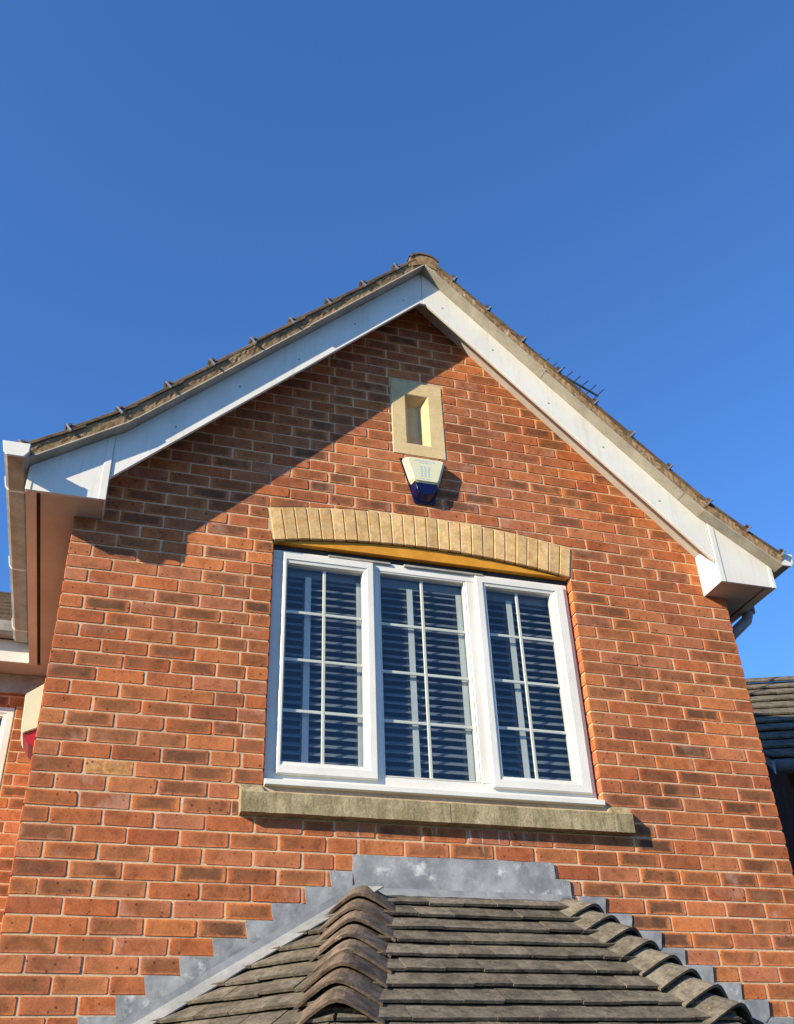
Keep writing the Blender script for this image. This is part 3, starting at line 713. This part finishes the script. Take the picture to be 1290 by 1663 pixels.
# ridge tiles
for k in range(10):
    V = []; Fc = []; n = 10; ya, yb = -0.276 + k * 0.45, -0.276 + k * 0.45 + 0.445
    for y in (ya, yb):
        for r in (0.118, 0.102):
            for i in range(n + 1):
                w = math.radians(28 + 124 * i / n); V.append((XC + r * math.cos(w), y, z_u(XC) + 0.008 + r * 0.85 * math.sin(w)))
    m_ = n + 1
    for i in range(n):
        Fc += [(i, i + 1, 2 * m_ + i + 1, 2 * m_ + i), (m_ + i, 3 * m_ + i, 3 * m_ + i + 1, m_ + i + 1), (i, m_ + i, m_ + i + 1, i + 1), (2 * m_ + i, 2 * m_ + i + 1, 3 * m_ + i + 1, 3 * m_ + i)]
    Fc += [(0, 2 * m_, 3 * m_, m_), (n, m_ + n, 3 * m_ + n, 2 * m_ + n)]
    MB().add(V, Fc).build('ridge_tile', 'roof_tile', roof)
MB().prism([(XC - 0.085, z_u(XC) - 0.03), (XC, z_u(XC) + 0.012), (XC + 0.085, z_u(XC) - 0.03)] + [(XC + 0.109 * math.cos(math.radians(w)), z_u(XC) + 0.008 + 0.093 * math.sin(math.radians(w))) for w in range(20, 161, 14)], -0.268, -0.165).build('ridge_bedding', 'verge_mortar', roof)

# main range behind: roof, eaves and window of the recessed part
mr = MB()
mr.prism([(REC - 0.25, 1.80), (5.0, 3.75), (7.9, 1.80), (7.9, 1.84), (5.0, 3.80), (REC - 0.25, 1.84)], -5.4, WALL_W + 0.2, lambda a, x, z: (x, a, z))
for i in range(11):
    ya, yb = REC - 0.30 + i * 0.29, REC - 0.30 + (i + 1) * 0.29 + 0.05; sl2 = (3.80 - 1.84) / (5.0 - REC + 0.25)
    za, zb = 1.84 + (ya - REC + 0.25) * sl2, 1.84 + (yb - REC + 0.25) * sl2
    if yb > 5.0: break
    mr.prism([(ya, za + 0.03), (yb, zb + 0.006), (yb, zb + 0.03), (ya, za + 0.056)], -5.4, -0.3, lambda a, x, z: (x, a, z))
mr.build('main_roof', 'roof_tile', house)
box('rear_wall', -5.3, WALL_W - 0.1, 7.5, 7.6, GZ, 1.85, 'mortar', house)
box('end_wall', -5.4, -5.3, REC + 0.1, 7.5, GZ, 1.85, 'mortar', house)
box('rear_fascia', -5.4, -0.242, REC - 0.235, REC - 0.215, 1.645, 1.80, 'pvc', house)
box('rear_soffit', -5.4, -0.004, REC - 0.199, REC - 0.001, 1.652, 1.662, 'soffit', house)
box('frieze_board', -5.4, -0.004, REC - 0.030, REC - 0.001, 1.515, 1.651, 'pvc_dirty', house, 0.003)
gp2 = [(REC - 0.345, 1.888), (REC - 0.335, 1.82), (REC - 0.315, 1.798), (REC - 0.26, 1.798), (REC - 0.237, 1.83), (REC - 0.237, 1.888), (REC - 0.241, 1.888), (REC - 0.241, 1.832), (REC - 0.262, 1.802), (REC - 0.313, 1.802), (REC - 0.331, 1.822), (REC - 0.341, 1.888)]
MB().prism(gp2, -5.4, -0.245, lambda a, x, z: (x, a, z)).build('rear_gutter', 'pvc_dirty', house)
w2 = ring(-1.545, -0.292, 0.16, 1.43, (0.07, 0.07, 0.07, 0.07), REC + 0.012, REC + 0.075).build('side_window', 'pvc', house); w2['label'] = 'white framed window in the recessed wall at the left'
box('pane', -1.48, -0.36, REC + 0.045, REC + 0.049, 0.225, 1.365, 'glass', w2)
box('window_backing', -1.6, -0.25, REC + 0.30, REC + 0.32, 0.1, 1.5, 'room', w2)
# swan neck of the downpipe under the right gutter
dp = MB().tube([(4.145, 0.14, 1.80), (4.135, 0.14, 1.66), (4.11, 0.145, 1.60), (4.03, 0.16, 1.53), (3.965, 0.18, 1.47), (3.94, 0.19, 1.42), (3.935, 0.19, 1.36), (3.935, 0.19, GZ)], 0.034, 14).build('downpipe', 'grey_pipe', house, smooth=True)
MB().tube([(4.142, 0.14, 1.72), (4.136, 0.14, 1.655)], 0.042, 14).build('socket', 'grey_pipe', dp, smooth=True)

# ------------------------------------------------------------------ canted bay roof below
BX0, BX1, BZ_ = 1.524, 2.530, -0.178; TAN = 0.813; CT = 1 / math.sqrt(1 + TAN * TAN); ST = TAN * CT; KH = math.tan(math.radians(22.5)); TE = 0.87
OL, ORt = Vector((BX0, 0, BZ_)), Vector((BX1, 0, BZ_)); q2 = math.sqrt(0.5)
facets = {'front': (OL, Vector((1, 0, 0)), Vector((0, -CT, -ST))), 'left': (OL, Vector((-q2, q2, 0)), Vector((-q2 * CT, -q2 * CT, -ST))), 'right': (ORt, Vector((q2, q2, 0)), Vector((q2 * CT, -q2 * CT, -ST)))}
for k in facets:
    O, e_, s_ = facets[k]; n_ = e_.cross(s_); n_ = n_ if n_.z > 0 else -n_; facets[k] = (O, e_, s_, n_)
plan = lambda k, a, t: facets[k][0] + facets[k][1] * a + facets[k][2] * (t / CT)
deck = MB()
cornL, cornR = plan('front', -KH * TE, TE), plan('front', (BX1 - BX0) + KH * TE, TE); wl_, wr_ = plan('left', TE, TE), plan('right', TE, TE)
dn = Vector((0, 0, -0.035))
tv = [OL + dn, ORt + dn, cornR + dn, cornL + dn, wl_ + dn, wr_ + dn]; tv += [p + Vector((0, 0, -0.03)) for p in tv]
deck.add(tv, [(0, 1, 2, 3), (0, 3, 4), (1, 5, 2), (6, 9, 8, 7), (6, 10, 9), (7, 8, 11), (4, 3, 9, 10), (3, 2, 8, 9), (2, 5, 11, 8)])
bay = deck.build('bay_roof', 'undercloak', house); bay['label'] = 'canted bay roof of weathered plain tiles with two hips'
GA = 0.108; TW = 0.165
def facet_tiles(k, amin, amax):
    """amin/amax: functions of slope distance giving the clip lines (slope, offset)"""
    O, e_, s_, n_ = facets[k]; rows = int(TE / CT / GA) + 1
    for r in range(rows):
        d0, d1 = r * GA - 0.05, min((r + 1) * GA + 0.004, TE / CT + 0.03)
        d0 = max(d0, 0.0)
        off_ = (TW / 2 if r % 2 else 0) + random.uniform(-0.012, 0.012)
        a = -1.2 + off_
        while a < 2.4:
            w0, w1 = a + 0.0007, a + TW - 0.0007; a += TW
            jd = random.uniform(-0.004, 0.004)
            poly = [(w0, d0), (w1, d0), (w1, d1 + jd), (w0, d1 + jd + random.uniform(-0.002, 0.002))]
            # keep amin_s*d + amin_o <= a <= amax_s*d + amax_o
            poly = clip(poly, -1, amin[0], -amin[1]); poly = clip(poly, 1, -amax[0], amax[1]) if poly else poly
            if len(poly) < 3 or area(poly) < 0.0004: continue
            dl = (r + 1) * GA; lift = random.uniform(-0.002, 0.0035); tw = random.uniform(-0.014, 0.014)
            cam_ = 0.004
            def hgt(u, d): return 0.030 + lift - 0.21 * (dl - d) + tw * (u - (w0 + w1) / 2) - 0.0
            m_ = MB(); n = len(poly); V = []
            for (u, d) in poly: V.append(O + e_ * u + s_ * d + n_ * hgt(u, d))
            for (u, d) in poly: V.append(O + e_ * u + s_ * d + n_ * (hgt(u, d) - 0.0125))
            Fc = [tuple(range(n)), tuple(range(2 * n - 1, n - 1, -1))] + [(i, i + n, (i + 1) % n + n, (i + 1) % n) for i in range(n)]
            m_.add(V, Fc).build('roof_tile', 'plain_tile', bay)
LX = BX1 - BX0; kh = KH * CT
facet_tiles('front', (-kh, 0.0), (kh, LX))
facet_tiles('left', (-kh, 0.0), (CT, -0.012))
facet_tiles('right', (-kh, 0.0), (CT, -0.012))
# hip tiles
def hips(O, sx):
    h = Vector((-sx * KH, -1, -TAN)); hl = h.length; h.normalize()
    na = facets['front'][3]; nb = facets['left' if sx > 0 else 'right'][3]
    up = (na + nb); up = (up - h * up.dot(h)).normalized(); side = h.cross(up).normalized()
    nrow = 8; step = GA * CT * hl
    for r in range(nrow):
        s1 = (r + 1) * step * 1.05 + 0.05 + random.uniform(-0.004, 0.004); s0 = max(s1 - 0.20, 0.01); n = 12
        V = []; Fc = []
        L = s1 - s0
        rot = random.uniform(-0.05, 0.05); lift = random.uniform(-0.005, 0.006)
        for (s, H, hw) in ((s0, 0.049, 0.142), (s0 + L * 0.5, 0.067, 0.154), (s1, 0.088, 0.167)) if sx > 0 else ((s0, 0.030, 0.126), (s0 + L * 0.5, 0.052, 0.142), (s1, 0.084, 0.160)):
            for th in (0.0, 0.014):
                for i in range(n + 1):
                    w = -1 + 2 * i / n; lat = w * (hw - th * 0.3); rr = 0.045
                    drop = math.tan(math.radians(39)) * (math.sqrt(lat * lat + rr * rr) - rr)
                    V.append(O + h * s + side * (lat + rot * (s - s0)) + up * (H + lift - drop - th))
        m_ = n + 1
        for a in range(2):
            b0 = a * 2 * m_; b1 = b0 + 2 * m_
            for i in range(n):
                Fc += [(b0 + i, b0 + i + 1, b1 + i + 1, b1 + i), (b0 + m_ + i, b1 + m_ + i, b1 + m_ + i + 1, b0 + m_ + i + 1)]
            Fc += [(b0, b1, b1 + m_, b0 + m_), (b0 + n, b0 + m_ + n, b1 + m_ + n, b1 + n)]
        for b0 in (0, 4 * m_):
            for i in range(n): Fc.append((b0 + i, b0 + m_ + i, b0 + m_ + i + 1, b0 + i + 1))
        MB().add(V, Fc).build('hip_tile', 'hip_tile' if sx > 0 else 'plain_tile', bay)
    # bedding lump inside the open lower mouth
    b = MB(); s = nrow * step * 1.05 - 0.03
    for i in range(5):
        c = O + h * (s + random.uniform(0, 0.05)) + side * (-0.07 + i * 0.035) + up * 0.004
        b.box(c.x - 0.02, c.x + 0.02, c.y - 0.015, c.y + 0.015, c.z - 0.02, c.z + random.uniform(0.005, 0.02))
    b.build('hip_bedding', 'verge_mortar', bay, 0.005)
hips(OL, 1); hips(ORt, -1)
# lead flashing: stepped wall pieces, top apron, sloping cover strips
def xroof(z, s): return (1.524 + (z + 0.165) / 0.583) if s > 0 else (2.530 - (z + 0.165) / 0.575)
def lead_sheet(pts_fn, name, m='lead', parent=bay, thick=0.0035):
    pass
lead_y = -0.0065
top_poly = [(1.473, -0.004), (1.75, -0.002), (2.1, 0.0), (2.49, 0.003), (2.492, -0.075), (2.565, -0.079), (2.565, -0.19), (2.53, -0.20), (1.50, -0.20), (1.476, -0.08)]
def wavy(poly, nsub, k=0.0012):
    out = []
    for i in range(len(poly)):
        a, b = Vector(poly[i]), Vector(poly[(i + 1) % len(poly)])
        for j in range(nsub): p = a + (b - a) * (j / nsub); out.append((p.x + random.uniform(-k, k), p.y + random.uniform(-k, k)))
    return out
MB().prism(wavy(top_poly, 5, 0.0022), lead_y - 0.004, lead_y + 0.0035).build('lead_flashing', 'lead', bay)
for s in (1, -1):
    for k in range(-2, -12, -1):
        za, zb = k * 0.075 + 0.002, (k + 1) * 0.075 - 0.002; zm = (za + zb) / 2
        xr = xroof(zm, s); w = 0.245 if s > 0 else 0.185
        if s > 0:
            xa = xr - w + random.uniform(-0.012, 0.012); xe = xroof(za, s) + 0.03
            if k == -2: xe = 1.474
            q = [(xa + 0.012, za - 0.003), (xa, zb), (xa + 0.06, zb + 0.001), (xe, zb), (xe, za - 0.14), (xa + 0.13, za - 0.075)]
            if k == -2: q = [(xa + 0.012, za - 0.003), (xa, zb), (xe, zb), (xe, za - 0.10), (xa + 0.10, za - 0.06)]
        else:
            xa = xr + w + random.uniform(-0.012, 0.012); xe = xroof(za, s) - 0.03
            if k == -2: continue
            q = [(xa - 0.012, za - 0.003), (xa, zb), (xa - 0.06, zb + 0.001), (xe, zb), (xe, za - 0.14), (xa - 0.10, za - 0.075)]
        MB().prism(wavy(q, 3, 0.0016), lead_y - 0.0035 * (k % 2) - 0.001 - random.uniform(0, 0.001), lead_y + 0.0032).build('lead_flashing', 'lead', bay)
    # cover strip lying over the tiles along the wall
    CW, CH = (0.115, 1.0) if s > 0 else (0.05, 0.5)
    kk = 'left' if s > 0 else 'right'; O, e_, s_, n_ = facets[kk]
    V = []; Fc = []; n = 16
    for i in range(n + 1):
        d = 0.0 + (TE / CT) * i / n; aw = d * CT
        wv = lambda: random.uniform(-0.002, 0.002)
        p0 = O + e_ * aw + s_ * d + n_ * 0.062 * CH + Vector((0, -0.010, 0.0))
        p1 = O + e_ * (aw - 0.030) + s_ * d + n_ * (0.040 * CH + wv()); p2 = O + e_ * (aw - CW + wv() * 2) + s_ * d + n_ * (0.027 * CH + wv())
        for p in (p0, p1, p2): V.append(p)
        for p in (p0, p1, p2): V.append(p - n_ * 0.006)
    for i in range(n):
        a, b = i * 6, (i + 1) * 6
        Fc += [(a, a + 1, b + 1, b), (a + 1, a + 2, b + 2, b + 1), (a + 3, b + 3, b + 4, a + 4), (a + 4, b + 4, b + 5, a + 5), (a + 2, a + 5, b + 5, b + 2), (a, b, b + 3, a + 3)]
    MB().add(V, Fc).build('lead_cover', 'lead_apron', bay)
# top apron turned out over the front tiles
V = []; Fc = []; n = 22; O, e_, s_, n_ = facets['front']
for i in range(n + 1):
    a = -0.012 + (LX + 0.03) * i / n; wv = lambda: random.uniform(-0.0022, 0.0022)
    rows_ = [O + e_ * a + Vector((0, -0.010, 0.032)), O + e_ * a + s_ * 0.012 + n_ * (0.022 + wv()), O + e_ * a + s_ * (0.030 + wv()) + n_ * (0.018 + wv())]
    V += rows_ + [p - n_ * 0.004 for p in rows_]
for i in range(n):
    a, b = i * 6, (i + 1) * 6
    Fc += [(a, a + 1, b + 1, b), (a + 1, a + 2, b + 2, b + 1), (a + 3, b + 3, b + 4, a + 4), (a + 4, b + 4, b + 5, a + 5), (a + 2, a + 5, b + 5, b + 2)]
MB().add(V, Fc).build('lead_cover', 'lead_apron', bay)
# bay walls below the eaves
def inset(p, k): c = Vector((2.027, 0, 0)); return Vector((c.x + (p.x - c.x) * k, p.y * k))
pl = [inset(wl_, 0.9), inset(cornL, 0.88), inset(cornR, 0.88), inset(wr_, 0.9)]
zt = BZ_ - TAN * TE - 0.07
bw = MB()
bw.add([(p.x, p.y, GZ) for p in pl] + [(p.x, p.y, zt + 0.06) for p in pl], [(0, 1, 5, 4), (1, 2, 6, 5), (2, 3, 7, 6)])
bw.build('bay_wall', 'mortar', house)

# ------------------------------------------------------------------ burglar alarm under the stone panel
al = empty('burglar_alarm', (1.94, -0.001, 2.06)); tag(al, 'cream and dark blue burglar alarm box under the stone panel', 'alarm')
def loft(name, front, back, yf, yb, m, parent, bevel=0.003):
    n = len(front); V = [(x, yf, z) for x, z in front] + [(x, yb, z) for x, z in back]
    Fc = [tuple(range(n)), tuple(range(2 * n - 1, n - 1, -1))] + [(i, i + n, (i + 1) % n + n, (i + 1) % n) for i in range(n)]
    return P_(MB().add(V, Fc).build(name, m, None, bevel, 3), parent)
loft('cover', [(1.812, 2.322), (1.828, 2.332), (2.036, 2.332), (2.052, 2.322), (2.008, 2.165), (1.994, 2.157), (1.866, 2.157), (1.852, 2.165)], [(1.792, 2.338), (1.812, 2.350), (2.052, 2.350), (2.072, 2.338), (2.022, 2.162), (2.005, 2.152), (1.855, 2.152), (1.838, 2.162)], -0.066, -0.012, 'cream_plastic', al, 0.008)
def shield(xc, w, zt, zb, n=9):
    return [(xc - w / 2, zt), (xc + w / 2, zt)] + [(xc + w / 2 * 0.92 * math.cos(math.pi * i / n) ** 1 * (0.62 + 0.38 * abs(math.cos(math.pi * i / n))), zt - (zt - zb) * (0.25 + 0.75 * math.sin(math.pi * i / n) ** 0.8)) for i in range(n + 1)]
loft('lens', shield(1.930, 0.140, 2.1560, 2.072), shield(1.930, 0.176, 2.1610, 2.045), -0.058, -0.010, 'blue_plastic', al, 0.004)
loft('back_plate', [(1.790, 2.352), (2.074, 2.352), (1.988, 2.040), (1.872, 2.040)], [(1.788, 2.354), (2.076, 2.354), (1.990, 2.038), (1.870, 2.038)], -0.0095, -0.001, 'blue_plastic', al, 0.0)
pm = MB()                                                # faded lettering on the cover
def dash(x, z, w, h): pm.box(x, x + w, -0.0667, -0.0655, z, z + h)
for i in range(15): dash(1.862 + i * 0.0088, 2.306 - 0.00002 * (i - 7) ** 2, random.uniform(0.004, 0.0068), 0.009)
for i in range(9): dash(1.885 + i * 0.009, 2.292, random.uniform(0.004, 0.007), 0.007)
for r in range(5):
    for c in range(3): dash(1.895 + c * 0.023, 2.262 - r * 0.0165, random.uniform(0.010, 0.017), 0.010)
for i in range(8): dash(1.890 + i * 0.009, 2.176, random.uniform(0.004, 0.007), 0.006)
P_(pm.build('lettering', 'print'), al)
# second alarm on the flank, seen past the corner
a2 = empty('side_alarm', (0.0, 0.2, 0.44)); tag(a2, 'pale yellow alarm box with red base jutting past the left wall corner', 'alarm')
def xprism(name, poly, y0, y1, m, parent, bevel=0.004):
    return P_(MB().prism(poly, y0, y1).build(name, m, None, bevel, 2), parent)
xprism('cover', [(-0.001, 0.755), (-0.001, 0.530), (-0.062, 0.500), (-0.074, 0.520), (-0.082, 0.690)], 0.08, 0.30, 'cream_plastic', a2)
xprism('lens', [(-0.001, 0.5285), (-0.001, 0.440), (-0.030, 0.452), (-0.055, 0.485), (-0.059, 0.500)], 0.09, 0.29, 'red_plastic', a2)

# ------------------------------------------------------------------ television aerial behind the right slope
ta = empty('tv_aerial', (3.62, 1.80, 2.30)); tag(ta, 'dark television aerial with short rods above the right roof slope', 'aerial')
b0, b1 = Vector((3.58, 1.80, 5.335)), Vector((4.425, 1.80, 4.895)); bd = (b1 - b0).normalized(); pe = Vector((0.65, 0.0, 0.72)).normalized()
P_(MB().tube([b0, b1], 0.011, 8).build('boom', 'black_metal'), ta)
for i in range(9):
    c = b1 - bd * (0.012 + i * 0.087)
    P_(MB().tube([c - pe * 0.125, c + pe * 0.128], 0.0055, 6).build('rod', 'black_metal'), ta)
P_(MB().tube([(3.62, 1.82, 2.28), (3.62, 1.82, 5.33)], 0.015, 8).build('mast', 'black_metal'), ta)

# ------------------------------------------------------------------ neighbouring house on the right
nb = empty('neighbour_house', (7.0, 2.0, GZ)); tag(nb, 'lower neighbouring house with grey tiled roof beyond the right corner', 'house')
r0 = Vector((6.572, 3.40, 2.812)); rd = Vector((0.441, -0.163, 0)).normalized(); pn = Vector((rd.y, -rd.x, 0)); pitch = math.radians(36)
dnv = Vector((pn.x * math.cos(pitch), pn.y * math.cos(pitch), -math.sin(pitch))); nup = Vector((pn.x * math.sin(pitch), pn.y * math.sin(pitch), math.cos(pitch)))
A0, A1 = -0.62, 4.5
def slab(o, a0, a1, d0, d1, h0, h1, th):
    P = [o + rd * a0 + dnv * d0 + nup * h0, o + rd * a1 + dnv * d0 + nup * h0, o + rd * a1 + dnv * d1 + nup * h1, o + rd * a0 + dnv * d1 + nup * h1]
    return P + [p - nup * th for p in P], [(0, 1, 2, 3), (7, 6, 5, 4), (0, 4, 5, 1), (1, 5, 6, 2), (2, 6, 7, 3), (3, 7, 4, 0)]
nr = P_(MB().add(*slab(r0, A0, A1, 0, 2.6, -0.03, -0.03, 0.05)).build('roof', 'undercloak'), nb)
GN = 0.25
for r in range(10):
    a = A0 - (0.15 if r % 2 else 0.0)
    while a < A1:
        x0, x1 = max(a, A0), min(a + 0.298, A1); a += 0.30
        if x1 - x0 < 0.03: continue
        V, Fc = slab(r0, x0, x1, r * GN - 0.02, (r + 1) * GN + 0.01, -0.012 + random.uniform(-0.002, 0.002), 0.022 + random.uniform(-0.003, 0.003), 0.022)
        MB().add(V, Fc).build('roof_tile', 'plain_tile', nr, 0.003)
V, Fc = slab(r0, A0, A1, -0.11, 0.06, 0.03, 0.045, 0.03); MB().add(V, Fc).build('ridge_tile', 'plain_tile', nr, 0.01)
dn2 = Vector((-pn.x * math.cos(pitch), -pn.y * math.cos(pitch), -math.sin(pitch)))
pA, pB = r0 + rd * A0, r0 + rd * A1
P_(MB().add([pA, pB, pB + dn2 * 2.6, pA + dn2 * 2.6], [(0, 1, 2, 3)]).build('rear_slope', 'plain_tile'), nb)
ea, eb = r0 + rd * A0 + dnv * 2.3, r0 + rd * A1 + dnv * 2.3
ra, rb = r0 + rd * A0 + dn2 * 2.3, r0 + rd * A1 + dn2 * 2.3
ins = rd * 0.15
V = [ea + ins, eb - ins, rb - ins, ra + ins]; V = [(p.x, p.y, GZ) for p in V] + [(p.x, p.y, p.z - 0.05) for p in V]
V += [tuple(r0 + rd * (A0 + 0.15) + Vector((0, 0, -0.06))), tuple(r0 + rd * (A1 - 0.15) + Vector((0, 0, -0.06)))]
P_(MB().add(V, [(0, 1, 5, 4), (1, 2, 6, 9, 5), (2, 3, 7, 6), (3, 0, 4, 8, 7)]).build('wall', 'shade_toned_brick'), nb)
gA, gB = r0 + rd * (A0 - 0.02) + dnv * 2.64 + Vector((0, 0, -0.03)), r0 + rd * A1 + dnv * 2.64 + Vector((0, 0, -0.03))
P_(MB().tube([gA, gB], 0.055, 12).build('gutter', 'grey_pipe', smooth=True), nb)

# children of the house keep their world coordinates
bpy.context.view_layer.update()
for o in house.children: o.matrix_parent_inverse = HM
